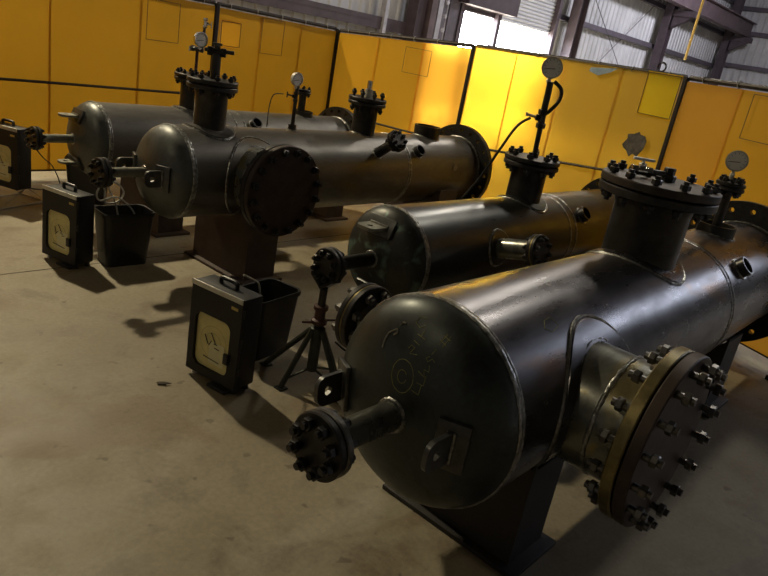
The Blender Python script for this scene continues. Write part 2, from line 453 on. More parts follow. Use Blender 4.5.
# ------------------------------------------------------------------ welding screens
def screen(p0, p1, z0, z1, zm, label, strips=4, mats=None, patches=(), bow=0.0, name_seed=0):
    p0 = Vector((*p0, 0)); p1 = Vector((*p1, 0))
    L = (p1 - p0).length
    ang = math.atan2(p1.y - p0.y, p1.x - p0.x)
    root = empty('welding_screen', p0, ang)
    tag(root, label, 'welding screen', 'welding screens around the bay')
    zt0, zt1 = z1
    ztop = lambda u: zt0 + (zt1 - zt0) * u / L
    mb = MB()
    r = 0.021
    for u in (0.010, L - 0.010):
        mb.cyl((u, -0.022, 0.02), (u, -0.022, ztop(u)), r, seg=10)
        mb.box((u, 0, 0.015), (0.05, 0.36, 0.03))
    mb.cyl((0.02, 0, ztop(0)), (L - 0.02, 0, ztop(L)), r, seg=10)
    mb.cyl((0.02, 0, z0), (L - 0.02, 0, z0), 0.012, seg=8)
    mb.build('frame', M['frame_tube'], root)
    if zm:
        a_, b_ = zm if isinstance(zm, tuple) else (zm, zm)
        mb = MB(); mb.tube([(0.02, -0.052, a_), (L - 0.02, -0.052, b_)], 0.012, 8); mb.build('rail', M['frame_tube'], root)
    rnd = random.Random(name_seed)
    w = L / strips
    for k in range(strips):
        u0, u1 = max(0.024, k * w - 0.010), min(L - 0.024, (k + 1) * w + 0.010)
        off = 0.022 if k % 2 else 0.029
        ph = rnd.random() * 6
        mk = mats[k % len(mats)] if mats else 'curtain'
        us = [u0 + (u1 - u0) * i / 12 for i in range(13)]
        ts = [j / 14 for j in range(15)]
        zb = z0 + 0.012
        holes = [p for p in patches if p[4]]
        for (pu, pz, pw, ph_, pm, tl) in holes:           # let-in patches are cut out of the sheet
            us += [q for q in (pu - pw / 2, pu + pw / 2) if u0 < q < u1]
            ts += [(q - zb) / (ztop(pu) - 0.03 - zb) for q in (pz - ph_ / 2, pz + ph_ / 2)]
        us.sort(); ts.sort()
        mb = MB()
        for dy in ((0.0, 0.003) if mk == 'curtain_glow' else (0.0,)):     # the sheet tuned to glow has two faces
            rows = []
            for t in ts:
                row = []
                for u in us:
                    z = zb + (ztop(u) - 0.03 - zb) * t
                    wv = 0.006 * math.sin(u * 5.3 + ph) * (1 - 0.7 * t) + 0.004 * math.sin(u * 11 + z * 4 + ph)
                    row.append(mb.b.verts.new((u, -off + wv * 0.6 + dy, z)))
                rows.append(row)
            for a in range(len(ts) - 1):
                for c in range(len(us) - 1):
                    q = [rows[a][c], rows[a][c + 1], rows[a + 1][c + 1], rows[a + 1][c]]
                    m_ = sum((w.co for w in q), Vector()) / 4
                    if any(abs(m_.x - p[0]) < p[2] / 2 and abs(m_.z - p[1]) < p[3] / 2 for p in holes): continue
                    mb.b.faces.new(q if not dy else q[::-1])
        bmesh.ops.remove_doubles(mb.b, verts=mb.b.verts, dist=1e-5)
        mb.build('curtain_strip', M[mk], root, recalc=False)
    # ties along the top rail
    n = int(L / 0.3)
    tie = None
    for k in range(n):
        u = (k + 0.5) * L / n
        if tie is None:
            mb = MB(); mb.tube([(0, 0.026 * math.cos(a), 0.026 * math.sin(a)) for a in [2 * PI * q / 10 for q in range(10)]], 0.004, 5, True)
            tie = t_o = mb.build('tie_ring', M['hose_white'], root)
        else: t_o = copy_part(tie, root)
        t_o.location = (u, 0, ztop(u))
    for (u, z, w_, h_, mat, tilt) in patches:
        o = root
        if mat:
            mb = MB(); mb.loops([[(-w_ / 2 - 0.006, 0, -h_ / 2 - 0.012), (w_ / 2 + 0.006, 0, -h_ / 2 - 0.012)], [(-w_ / 2 - 0.006, 0, h_ / 2 + 0.012), (w_ / 2 + 0.006, 0, h_ / 2 + 0.012)]], close=False); o = mb.build('patch', M[mat], root)
            o.location = (u, -0.036, z)
        mb = MB(); t_ = 0.006
        for s in (-1, 1):
            mb.box((s * w_ / 2, -0.003, 0), (t_, 0.003, h_)); mb.box((0, -0.003, s * h_ / 2), (w_, 0.003, t_))
        sm = mb.build('seam', M['seam_line'], o)
        if not mat: sm.location = (u, -0.044, z)
    return root
ZB = 0.085
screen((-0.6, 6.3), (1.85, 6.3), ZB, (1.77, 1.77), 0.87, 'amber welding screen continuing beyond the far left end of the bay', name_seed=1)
A = screen((1.85, 6.3), (4.32, 6.3), ZB, (1.775, 1.775), 0.87, 'dull amber welding screen with a dark mid rail behind the far left recorder and bin', 3, ['curtain_dimmed'], patches=((1.87, 1.52, 0.34, 0.36, None, 0),), name_seed=2)
B = screen((4.32, 6.3), (6.02, 6.3), ZB, (1.77, 1.755), None, "amber welding screen with two outlined squares near its top, behind the rearmost vessel's gauge", 3, ['curtain_dimmed'],
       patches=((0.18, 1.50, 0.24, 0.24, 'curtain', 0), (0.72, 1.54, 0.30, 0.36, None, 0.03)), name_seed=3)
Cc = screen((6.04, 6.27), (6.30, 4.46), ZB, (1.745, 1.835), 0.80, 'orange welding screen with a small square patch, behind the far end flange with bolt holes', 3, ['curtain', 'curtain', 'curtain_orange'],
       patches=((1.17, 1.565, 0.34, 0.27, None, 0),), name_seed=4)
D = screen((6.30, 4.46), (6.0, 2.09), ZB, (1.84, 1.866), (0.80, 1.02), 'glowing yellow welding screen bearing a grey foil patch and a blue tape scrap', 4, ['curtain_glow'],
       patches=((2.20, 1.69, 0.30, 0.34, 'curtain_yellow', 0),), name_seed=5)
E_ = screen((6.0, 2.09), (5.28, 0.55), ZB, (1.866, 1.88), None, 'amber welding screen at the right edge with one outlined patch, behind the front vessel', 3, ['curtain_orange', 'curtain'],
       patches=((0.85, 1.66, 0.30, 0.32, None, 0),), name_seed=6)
# foil and blue tape stuck on the glowing screen, and a hook ring on its top rail
rnd = random.Random(5)
mb = MB()
pts = [(0.10 * (1 + 0.25 * rnd.uniform(-1, 1)) * math.cos(a), 0.0, 0.10 * (1 + 0.25 * rnd.uniform(-1, 1)) * math.sin(a)) for a in [2 * PI * k / 18 for k in range(18)]]
mb.prism(pts, (0, -0.006, 0)); f = mb.build('foil_patch', M['foil'], D); f.location = (2.11, -0.048, 1.262)
tag(f, 'ragged grey foil patch')
mb = MB(); mb.prism([(-0.12, 0, 0), (-0.02, 0, -0.025), (0.10, 0, 0.02), (0.16, 0, 0.06), (0.02, 0, 0.045), (-0.11, 0, 0.035)], (0, -0.004, 0)); f = mb.build('tape_scrap', M['blue_tape'], D); f.location = (1.60, -0.052, 1.785)
mb = MB(); mb.tube([(0.036 * math.cos(a), 0, 0.036 * math.sin(a)) for a in [2 * PI * q / 20 for q in range(20)]], 0.008, 6, True); f = mb.build('hook_ring', M['frame_tube'], D); f.location = (2.13, 0, 1.915)

# ------------------------------------------------------------------ pressure vessels
STUD = {}
def stud_proto(r, length, nut_h, bright):
    """stud bolt along z centred at the joint, with a nut near both ends"""
    mb = MB()
    mb.cyl((0, 0, -length / 2), (0, 0, length / 2), r, seg=8)
    rn = r * 1.75
    e = length / 2 - nut_h - r * 1.1
    mb.hexa((0, 0, e), (0, 0, 1), rn, nut_h)
    mb.hexa((0, 0, -e - nut_h), (0, 0, 1), rn, nut_h)
    bmesh.ops.recalc_face_normals(mb.b, faces=mb.b.faces)
    me = bpy.data.meshes.new('stud_bolt')
    mb.b.to_mesh(me); mb.b.free()
    me.materials.append(M['bolt_bright' if bright else 'bolt'])
    return me
def stud(r, length, nut_h, bright=False):
    k = (round(r, 4), round(length, 4), round(nut_h, 4), bright)
    if k not in STUD: STUD[k] = stud_proto(*k)
    return STUD[k]

class Vessel:
    def __init__(self, xs, y, zc, R, L, Rf, label, shell_mat, head_mat, rings=(), tf=0.05, wall=0.012, dish=0.5, saddle_mat='saddle'):
        self.dish, self.saddle_mat = dish, saddle_mat
        self.R, self.L, self.zc = R, L, zc
        self.root = empty('pressure_vessel', (xs, y, 0))
        tag(self.root, label, 'pressure vessel', 'horizontal pressure vessels in the bay')
        self.ax = (0, 0, zc)
        mb = MB()
        mb.lathe([(R - wall, 0.0), (R, 0.0), (R, L), (R - wall, L), (R - wall, 0.0)], self.ax, (1, 0, 0), 96)
        self.shell = mb.build('shell', M[shell_mat], self.root)
        mb = MB()
        N = 18
        prof = [(R * math.cos(a), -dish * R * math.sin(a)) for a in [PI / 2 * k / N for k in range(N)]]
        prof = [(R, 0.0)] + prof[1:] + [(0.0005, -dish * R)]
        mb.lathe(prof, self.ax, (1, 0, 0), 96, cap1=True)
        self.head = mb.build('head', M[head_mat], self.root)
        for x, w in [(0.0, 0.011), (0.018, 0.006)] + [(x, 0.009) for x in rings] + [(L - 0.006, 0.012)]:
            self.ring(x, w)
        # end flange with empty bolt holes
        self.end_flange(L, Rf, tf)
    def ring(self, x, w):
        R = self.R
        mb = MB()
        rnd = random.Random(int(x * 1000))
        rings = []
        n = 140
        for k in range(n):
            a = 2 * PI * k / n
            j = 1 + 0.25 * rnd.uniform(-1, 1)
            rings.append([(x + w * j * math.cos(b), (R + 0.45 * w * j * math.sin(b)) * math.cos(a), self.zc + (R + 0.45 * w * j * math.sin(b)) * math.sin(a)) for b in [PI * q / 5 for q in range(6)]])
        mb.loops(rings, close=False, closed_path=True)
        return mb.build('weld_seam', M['weld'], self.root)
    def end_flange(self, x, Rf, tf, n=20):
        R = self.R
        Ri, Rb, rh = R + 0.001, (R + Rf) / 2 + 0.008, 0.017
        mb = MB()
        D = 2 * PI / n
        m = 5
        per = [(Ri, t) for t in [-1 + 2 * k / m for k in range(m)]] + [(Ri + (Rf - Ri) * k / m, 1) for k in range(m)] + [(Rf, 1 - 2 * k / m) for k in range(m)] + [(Rf - (Rf - Ri) * k / m, -1) for k in range(m)]
        for s in range(n):
            a0 = D * s
            P = lambda r, a, xx: (xx, r * math.cos(a), self.zc + r * math.sin(a))
            outs, ins = [], []
            for r, t in per:
                a = a0 + t * D / 2
                th = math.atan2(t * D / 2 * Rb, r - Rb)
                outs.append((r, a)); ins.append((Rb + rh * math.cos(th), a0 + rh * math.sin(th) / Rb))
            L4 = [[mb.b.verts.new(P(r, a, xx)) for r, a in lp] for lp in (outs, ins) for xx in (x, x + tf)]
            q = len(per)
            for k in range(q):
                j = (k + 1) % q
                mb.b.faces.new((L4[0][k], L4[0][j], L4[2][j], L4[2][k]))
                mb.b.faces.new((L4[3][k], L4[3][j], L4[1][j], L4[1][k]))
                mb.b.faces.new((L4[2][k], L4[2][j], L4[3][j], L4[3][k]))
                if k < m or 2 * m <= k < 3 * m:
                    mb.b.faces.new((L4[1][k], L4[1][j], L4[0][j], L4[0][k]))
        bmesh.ops.remove_doubles(mb.b, verts=mb.b.verts, dist=1e-5)
        o = mb.build('end_flange', M['flange'], self.root)
        return o
    # frame of a nozzle: local z runs outwards, local x is the vessel axis
    def nozzle_frame(self, o, x0, phi, axial):
        if axial:
            m = Matrix(((0, 0, -1), (0, -1, 0), (-1, 0, 0))).transposed()
            m = Matrix(((0, 0, -1), (0, -1, 0), (-1, 0, 0)))
        else:
            d = Vector((0, -math.sin(phi), math.cos(phi)))
            x = Vector((1, 0, 0))
            y = d.cross(x)
            m = Matrix(((x.x, y.x, d.x), (x.y, y.y, d.y), (x.z, y.z, d.z)))
        o.matrix_local = Matrix.Translation((x0, 0, self.zc)) @ m.to_4x4()
    def surf(self, s, t, axial, lift=0.0):
        R = self.R
        if axial: return self.dish * R * math.sqrt(max(0.0, 1 - (s * s + t * t) / (R * R))) + lift
        return math.sqrt(max(0.0, R * R - t * t)) + lift
    def nozzle(self, name, x0, phi, rn, zf, Rf=0.0, tf=0.03, nb=8, rs=0.009, pad=0.0, axial=False, neck='neck', fl='flange', bl='flange', rim=False,
               bright=False, open_end=False, stud_extra=0.0, label=None, hub=True, wall=0.008, rot=0.5, girth=False):
        phi = math.radians(phi)
        sf = lambda s, t, l=0.0: self.surf(s, t, axial, l)
        seg = 40
        cs = [(math.cos(2 * PI * k / seg), math.sin(2 * PI * k / seg)) for k in range(seg)]
        g_ = 0.006
        mb = MB()
        top = zf if open_end else zf - 2 * tf - g_
        rings = [[(rn * c, rn * s, sf(rn * c, rn * s) - 0.012) for c, s in cs]]
        if open_end:
            rings += [[(rn * c, rn * s, top) for c, s in cs], [((rn - wall) * c, (rn - wall) * s, top) for c, s in cs], [((rn - wall) * c, (rn - wall) * s, sf(rn * c, rn * s) - 0.012) for c, s in cs]]
            mb.loops(rings)
            mb.b.faces.new([mb.b.verts.new(((rn - wall) * c, (rn - wall) * s, sf(rn * c, rn * s) + 0.002)) for c, s in cs])
        else:
            h = min(tf * 1.3, (top - sf(0, 0)) * 0.45) if hub else 0.0
            rh = min(rn * 1.22, Rf * 0.72)
            if hub: rings += [[(rn * c, rn * s, top - h) for c, s in cs], [(rh * c, rh * s, top) for c, s in cs]]
            else: rings += [[(rn * c, rn * s, top) for c, s in cs]]
            mb.loops(rings, cap1=True)
        o = mb.build(name, M[neck], self.root)
        self.nozzle_frame(o, x0, phi, axial)
        if label: o['label'] = label
        # weld bead, and a reinforcing pad for the big openings
        def bead(r, w, nm='weld_bead'):
            mb = MB()
            rr = []
            rnd = random.Random(int(r * 9999))
            for c, s in [(math.cos(2 * PI * k / 72), math.sin(2 * PI * k / 72)) for k in range(72)]:
                j = w * (1 + 0.2 * rnd.uniform(-1, 1))
                p = Vector((r * c, r * s, sf(r * c, r * s)))
                rr.append([p + Vector((c, s, 0)) * (j * math.cos(b)) + Vector((0, 0, 1)) * (j * math.sin(b)) for b in [2 * PI * q / 6 for q in range(6)]])
            mb.loops(rr, closed_path=True)
            mb.build(nm, M['weld'], o)
        bead(rn + 0.004, 0.007 if rn < 0.12 else 0.010)
        if girth:                         # girth weld between pipe and hub
            zb = top - h - min(0.05, max(0.0, top - h - sf(0, rn) - 0.02))
            mb = MB()
            rnd = random.Random(int(rn * 5555))
            rr = []
            for k in range(72):
                c, s = math.cos(2 * PI * k / 72), math.sin(2 * PI * k / 72)
                w = 0.008 * (1 + 0.3 * rnd.uniform(-1, 1))
                rr.append([((rn + 0.6 * w * math.sin(b)) * c, (rn + 0.6 * w * math.sin(b)) * s, zb + w * math.cos(b)) for b in [PI * q / 5 for q in range(6)]])
            mb.loops(rr, close=False, closed_path=True)
            mb.build('girth_weld', M['weld'], o)
        if pad:
            mb = MB()
            hh = 0.011
            n2 = 72
            cc = [(math.cos(2 * PI * k / n2), math.sin(2 * PI * k / n2)) for k in range(n2)]
            ra = [rn + (pad - rn) * k / 5 for k in range(6)]
            rings = [[(rn * c, rn * s, sf(rn * c, rn * s, -0.004)) for c, s in cc]]
            rings += [[(r * c, r * s, sf(r * c, r * s, hh)) for c, s in cc] for r in ra]
            rings += [[(pad * c, pad * s, sf(pad * c, pad * s, -0.006)) for c, s in cc]]
            mb.loops(rings)
            mb.build('reinforcing_pad', self.shell.data.materials[0], o)
            bead(pad + 0.003, 0.008)
        if open_end: return o
        def disc(nm, z0, z1, mat, inner=None):
            c = 0.004
            mb = MB()
            if inner: mb.lathe([(inner, z0), (Rf - c, z0), (Rf, z0 + c), (Rf, z1 - c), (Rf - c, z1), (inner, z1)], seg=64, cap0=True, cap1=True)
            else: mb.lathe([(0.001, z0), (Rf - c, z0), (Rf, z0 + c), (Rf, z1 - c), (Rf - c, z1), (0.001, z1)], seg=64)
            return mb.build(nm, M[mat], o)
        disc('weld_neck_flange', zf - 2 * tf - g_, zf - tf - g_, fl)
        disc('blind_flange', zf - tf, zf, bl)
        mb = MB(); rg_ = Rf * (0.985 if rim else 0.72)
        mb.lathe([(0.001, zf - tf - g_), (rg_, zf - tf - g_), (rg_, zf - tf), (0.001, zf - tf)], seg=64)
        mb.build('gasket', M['rim_gold' if rim else 'black_plastic'], o)
        nh = rs * 1.7
        me = stud(rs, 2 * tf + g_ + 2 * nh + rs * 3.2 + stud_extra, nh, bright)
        rb = Rf - rs * 2.7
        for k in range(nb):
            a = 2 * PI * (k + rot) / nb
            b = bpy.data.objects.new('stud_bolt', me)
            COL.objects.link(b)
            b.parent = o
            b.location = (rb * math.cos(a), rb * math.sin(a), zf - tf - g_ / 2)
            b.rotation_euler = (0, 0, a + 0.3 * k)
        return o
    def lug(self, phi, plate_mat='plate', rho=0.58, out=0.125, w=0.10, pad=True):
        """lifting lug on the head: plate along the axis, radial direction phi"""
        R = self.R
        d = Vector((0, -math.sin(math.radians(phi)), math.cos(math.radians(phi))))
        ax = Vector((-1, 0, 0))
        tg = d.cross(ax)
        sx = self.dish * R * math.sqrt(1 - rho * rho)
        m = Matrix(((ax.x, tg.x, d.x), (ax.y, tg.y, d.y), (ax.z, tg.z, d.z)))
        mb = MB()
        t = 0.016
        rr = 0.035
        n = 6
        out_pts = [(sx - 0.02, -w / 2), (sx + out - rr, -w / 2)] + [(sx + out - rr + rr * math.cos(a), -w / 2 + rr + rr * math.sin(a)) for a in [-PI / 2 + PI / 2 * k / n for k in range(1, n)]]
        out_pts += [(sx + out, -w / 2 + rr), (sx + out, w / 2 - rr)] + [(sx + out - rr + rr * math.cos(a), w / 2 - rr + rr * math.sin(a)) for a in [PI / 2 * k / n for k in range(1, n)]]
        out_pts += [(sx + out - rr, w / 2), (sx - 0.02, w / 2), (sx - 0.02, w / 6), (sx - 0.02, -w / 6)]
        hc = (sx + out * 0.62, 0.0)
        inn = []
        for p in out_pts:
            a = math.atan2(p[1] - hc[1], p[0] - hc[0])
            inn.append((hc[0] + 0.016 * math.cos(a), hc[1] + 0.016 * math.sin(a)))
        z0 = rho * R - t / 2
        mb.holed([(p[0], p[1], z0) for p in out_pts], [(p[0], p[1], z0) for p in inn], (0, 0, t))
        o = mb.build('lifting_lug', M[plate_mat], self.root)
        o.matrix_local = Matrix.Translation((0, 0, self.zc)) @ m.to_4x4()
        if pad:
            mb = MB()
            tilt = math.atan2(rho, sx / R / self.dish ** 2)
            mb.box((sx + 0.004, 0, rho * R), (0.016, w * 1.55, 0.10), Matrix.Rotation(-tilt, 3, 'Y'), 0.003)
            mb.build('lug_pad', M['plate'], o)
            mb = MB()
            for s in (-1, 1): mb.tube([(sx + 0.014, -w / 2, z0 + t / 2 + s * (t / 2 + 0.003)), (sx + 0.014, w / 2, z0 + t / 2 + s * (t / 2 + 0.003))], 0.006, 6)
            mb.build('weld_bead', M['weld'], o)
        return o
    def saddle(self, x, half=0.30, wx=0.22):
        R, zc = self.R, self.zc
        mb = MB()
        n = 24
        yb = half
        arc = []
        for k in range(n + 1):
            yy = -half + 2 * half * k / n
            lim = min(abs(yy), R * 0.94)
            arc.append((yy, zc - math.sqrt((R + 0.012) ** 2 - lim ** 2)))
        xw = x - wx / 2
        pts = [(xw, -yb, 0.02), (xw, yb, 0.02)] + [(xw, yy, zz) for yy, zz in reversed(arc)]
        mb.prism(pts, (0.016, 0, 0))
        for yy in (-half + 0.008, 0.0, half - 0.008):
            lim = min(abs(yy) - 0.008, R * 0.94) if yy else 0
            zt = zc - math.sqrt((R + 0.012) ** 2 - lim ** 2)
            mb.box((x + 0.008, yy, (zt + 0.02) / 2), (wx - 0.016, 0.014, zt - 0.02))
        o = mb.build('saddle', M[self.saddle_mat], self.root)
        mb = MB(); mb.box((x, 0, 0.01), (wx + 0.08, 2 * half + 0.10, 0.02), None, 0.003); mb.build('base_plate', M[self.saddle_mat], o)
        mb = MB()
        rg = []
        for rr, xx in ((R + 0.001, x - wx / 2 - 0.02), (R + 0.011, x - wx / 2 - 0.02), (R + 0.011, x + wx / 2 + 0.02), (R + 0.001, x + wx / 2 + 0.02)):
            rg.append([(xx, rr * math.sin(a), zc - rr * math.cos(a)) for a in [math.radians(-48 + 96 * k / 40) for k in range(41)]])
        rg.append(rg[0])
        mb.loops(rg, close=False)
        mb.build('wear_plate', self.shell.data.materials[0], o)
        return o
    # fittings, in world coordinates less the root's position
    def local(self, x, y, z): return Vector((x, y, z)) - Vector(self.root.location)
    def gauge(self, pos, r, facing, case='silver', stem=0.05, tilt=0.0):
        """round pressure gauge; facing is the world azimuth it looks to"""
        p = self.local(*pos)
        mb = MB()
        d = r * 0.55
        mb.lathe([(0.001, d), (r * 0.86, d), (r * 0.98, d * 0.85), (r, d * 0.2), (r * 1.04, 0.0), (r * 1.04, -r * 0.12), (r * 0.92, -r * 0.14), (r * 0.90, -r * 0.02), (0.001, -r * 0.02)], (0, 0, 0), (0, 1, 0), 36)
        mb.cyl((0, d * 0.4, -r * 0.95), (0, d * 0.4, -r - stem), r * 0.16, seg=10)
        mb.hexa((0, d * 0.4, -r - stem * 0.75), (0, 0, 1), r * 0.24, stem * 0.5)
        o = mb.build('pressure_gauge', M[case], self.root)
        o.location = p
        o.rotation_euler = (tilt, 0, facing + PI / 2)
        mb = MB(); mb.lathe([(0.0005, -r * 0.035), (r * 0.89, -r * 0.035), (r * 0.89, -r * 0.02)], (0, 0, 0), (0, 1, 0), 36); mb.build('dial_face', M['dial'], o)
        mb = MB()
        for k in range(11):
            a = math.radians(225 - 27 * k)
            rt = Matrix.Rotation(-a, 3, 'Y')
            mb.box(Vector((r * 0.74 * math.cos(a), -r * 0.05, r * 0.74 * math.sin(a))), (r * 0.16, 0.001, r * 0.035), rt)
        mb.build('dial_mark', M['ink'], o)
        mb = MB(); mb.box((0, 0, 0), (r * 0.95, 0.001, r * 0.06)); nd = mb.build('needle', M['ink'], o)
        nd.location = (-r * 0.15, -r * 0.07, -r * 0.12); nd.rotation_euler = (0, 0.7 + 2.3, 0)
        return o
    def pipe(self, name, pts, r, mat='neck', label=None):
        mb = MB(); mb.tube([self.local(*p) for p in pts], r, 12)
        return mb.build(name, M[mat], self.root)
    def valve(self, pos, r, axis, handle_dir, mat='plate', handle_mat='chrome', hl=0.05, hs=0.045):
        """small needle valve: body along axis, stem and T handle along handle_dir"""
        mb = MB()
        a = Vector(axis).normalized(); h = Vector(handle_dir).normalized()
        mb.hexa(-a * r * 2.2, a, r * 1.15, r * 1.2); mb.cyl(-a * r * 1.2, a * r * 1.2, r * 0.85, seg=12); mb.hexa(a * r * 1.0, a, r * 1.15, r * 1.2)
        mb.hexa(h * r * 0.5, h, r * 0.8, r * 1.1)
        o = mb.build('needle_valve', M[mat], self.root)
        o.location = self.local(*pos)
        mb = MB(); mb.cyl(h * r, h * hl, r * 0.32, seg=8)
        side = a if abs(a.dot(h)) < 0.9 else Vector((0, 0, 1))
        mb.cyl(h * hl - side * hs, h * hl + side * hs, r * 0.3, seg=8)
        mb.build('handle', M[handle_mat], o)
        return o
    def strokes(self, name, lines, r, mat, base=None):
        mb = MB()
        for s in lines:
            mb.tube([(x, y, z + self.zc) for x, y, z in s], r, 5)
        return mb.build(name, M[mat], self.root)
CAMDIR = lambda x, y: math.atan2(-y, -x)

# rearmost vessel
V1 = Vessel(2.386, 4.865, 0.676, 0.267, 2.45, 0.363, 'rearmost dull grey vessel, closest to the left amber screens, with a round gauge on top', 'shell_grey', 'head_grey', rings=(1.115, 1.20), dish=0.56)
V1.nozzle('axial_nozzle', 0, 0, 0.03, 0.426, 0.080, 0.02, 8, 0.008, axial=True, neck='plate_pale')
V1.nozzle('top_nozzle', 0.797, 0, 0.092, 0.532, 0.145, 0.024, 8, 0.010, pad=0.14)
V1.nozzle('coupling', 1.30, 46, 0.048, 0.312, open_end=True)
V1.nozzle('instrument_nozzle', 1.989, 0, 0.09, 0.305, open_end=True)
V1.nozzle('gauge_pipe', 1.96, 0, 0.034, 0.50, 0.072, 0.018, 4, 0.008)
V1.lug(0, 'plate_pale', 0.62); V1.lug(180, 'plate_pale', 0.62)
V1.saddle(0.5); V1.saddle(2.3)
for z0, z1 in ((1.20, 1.385),): V1.pipe('gauge_stem', [(3.20, 4.865, z0), (3.20, 4.865, z1)], 0.012, 'red_paint')
V1.valve((3.20, 4.865, 1.40), 0.022, (0.7, -0.7, 0), (-0.7, 0.7, -0.1), 'plate', 'chrome', 0.06, 0.02)
V1.pipe('gauge_riser', [(3.225, 4.84, 1.405), (3.235, 4.84, 1.60)], 0.011, 'plate')
V1.gauge((3.185, 4.80, 1.475), 0.055, CAMDIR(3.19, 4.86) + 0.5, 'chrome', 0.02)
V1.valve((3.235, 4.84, 1.60), 0.016, (0, 0, 1), (0.7, -0.7, -0.2), 'chrome', 'chrome', 0.05, 0.025)

# second vessel, big dark manway facing the aisle
V2 = Vessel(2.349, 3.784, 0.710, 0.292, 3.05, 0.400, 'big grey-brown vessel in the back row whose blank dark manway cover faces the aisle', 'shell_brown', 'head_grey', rings=(2.03, 2.055), dish=0.57)
V2.nozzle('axial_nozzle', 0, 0, 0.030, 0.458, 0.088, 0.022, 8, 0.009, axial=True, neck='plate_pale')
V2.nozzle('manway', 0.49, 90, 0.205, 0.561, 0.294, 0.040, 16, 0.014, pad=0.255, neck='neck_bright', bl='blind_brown', label='manway with a blank dark cover', girth=True)
V2.nozzle('top_nozzle', 0.27, 0, 0.103, 0.59, 0.160, 0.028, 8, 0.011, pad=0.16)
V2.nozzle('second_top_nozzle', 1.707, 0, 0.095, 0.567, 0.150, 0.026, 8, 0.011, stud_extra=0.03)
V2.nozzle('open_stub', 2.53, 0, 0.115, 0.375, open_end=True, wall=0.012)
V2.nozzle('angled_nozzle', 1.67, 52, 0.040, 0.53, 0.084, 0.020, 8, 0.009)
V2.nozzle('coupling', 2.17, 50, 0.048, 0.338, open_end=True)
V2.lug(90); V2.lug(-90)
V2.saddle(0.57, 0.31, 0.26); V2.saddle(2.62, 0.31, 0.26)
V2.pipe('vent_pipe', [(2.63, 3.784, 1.295), (2.63, 3.784, 1.455)], 0.030)
V2.valve((2.63, 3.784, 1.465), 0.026, (0.75, -0.66, 0), (0, 0, 1), 'neck', 'plate', 0.045, 0.03)
V2.pipe('gauge_cross', [(2.58, 3.84, 1.468), (2.70, 3.70, 1.475)], 0.012, 'neck')
V2.pipe('vent_plug', [(4.056, 3.784, 1.275), (4.056, 3.784, 1.335), (4.056, 3.784, 1.34)], 0.032, 'silver')
V2.pipe('vent_plug', [(4.056, 3.784, 1.335), (4.056, 3.784, 1.405)], 0.022, 'chrome')
V2.nozzle('gauge_socket', 0.969, 0, 0.030, 0.33, open_end=True)
V2.pipe('gauge_stem', [(3.318, 3.784, 1.02), (3.318, 3.784, 1.30)], 0.013)
V2.valve((3.315, 3.784, 1.235), 0.016, (0, 0, 1), (-0.7, 0.6, 0.1), 'neck', 'plate', 0.06, 0.02)
V2.gauge((3.30, 3.77, 1.355), 0.046, CAMDIR(3.3, 3.78) + 0.7, 'silver', 0.02)
mb = MB(); mb.tube([V2.local(*p) for p in smooth_path([(3.25, 3.84, 1.24), (3.21, 3.90, 1.22), (3.20, 3.92, 1.12), (3.20, 3.92, 0.99)], 5)], 0.004, 6); mb.build('capillary_tube', M['plate'], V2.root)
mb = MB(); mb.cyl((0, 0, 0), (0, -0.007, 0.002), 0.032, seg=14); o = mb.build('weld_patch', M['grind'], V2.root); o.location = (2.66, -0.2845, V2.zc + 0.072); o.rotation_euler = (0.22, 0, 0)

# third vessel
V3 = Vessel(2.669, 2.167, 0.660, 0.267, 2.78, 0.365, 'slimmer dark vessel with a green-stained head, held up by a tripod jack stand', 'shell_green', 'head_verdigris', rings=(1.55, 1.63))
V3.nozzle('axial_nozzle', 0, 0, 0.036, 0.450, 0.090, 0.022, 8, 0.010, axial=True)
V3.nozzle('top_nozzle', 1.256, 0, 0.112, 0.528, 0.176, 0.027, 8, 0.013, pad=0.16)
V3.nozzle('side_nozzle', 0.665, 76, 0.058, 0.535, 0.095, 0.021, 8, 0.009, pad=0.10, rim=True, neck='neck_bright')
V3.nozzle('coupling', 1.75, 50, 0.050, 0.310, open_end=True)
V3.lug(0, 'plate_pale', 0.66, 0.13, 0.12); V3.lug(180, 'plate_pale', 0.66)
V3.saddle(0.75); V3.saddle(2.1)
V3.pipe('gauge_stem', [(3.94, 2.167, 1.18), (3.925, 2.167, 1.41)], 0.016)
mb = MB(); mb.hexa((0, 0, 0), (0, 0, 1), 0.026, 0.03); o = mb.build('gauge_socket', M['bolt'], V3.root); o.location = V3.local(3.94, 2.167, 1.188)
V3.valve((3.92, 2.167, 1.43), 0.026, (-0.1, 0, 1), (-0.68, 0.73, 0.12), 'neck', 'silver', 0.10, 0.012)
V3.pipe('gauge_riser', [(3.92, 2.167, 1.45), (3.905, 2.16, 1.58), (3.90, 2.16, 1.655)], 0.020)
mb = MB(); mb.tube([V3.local(*p) for p in smooth_path([(3.92, 2.14, 1.47), (3.95, 2.10, 1.55), (3.945, 2.10, 1.62), (3.91, 2.14, 1.66)], 5)], 0.012, 8); mb.build('pigtail_hose', M['hose_black'], V3.root)
V3.gauge((3.89, 2.167, 1.735), 0.062, CAMDIR(3.89, 2.167) + 0.15, 'silver', 0.03)

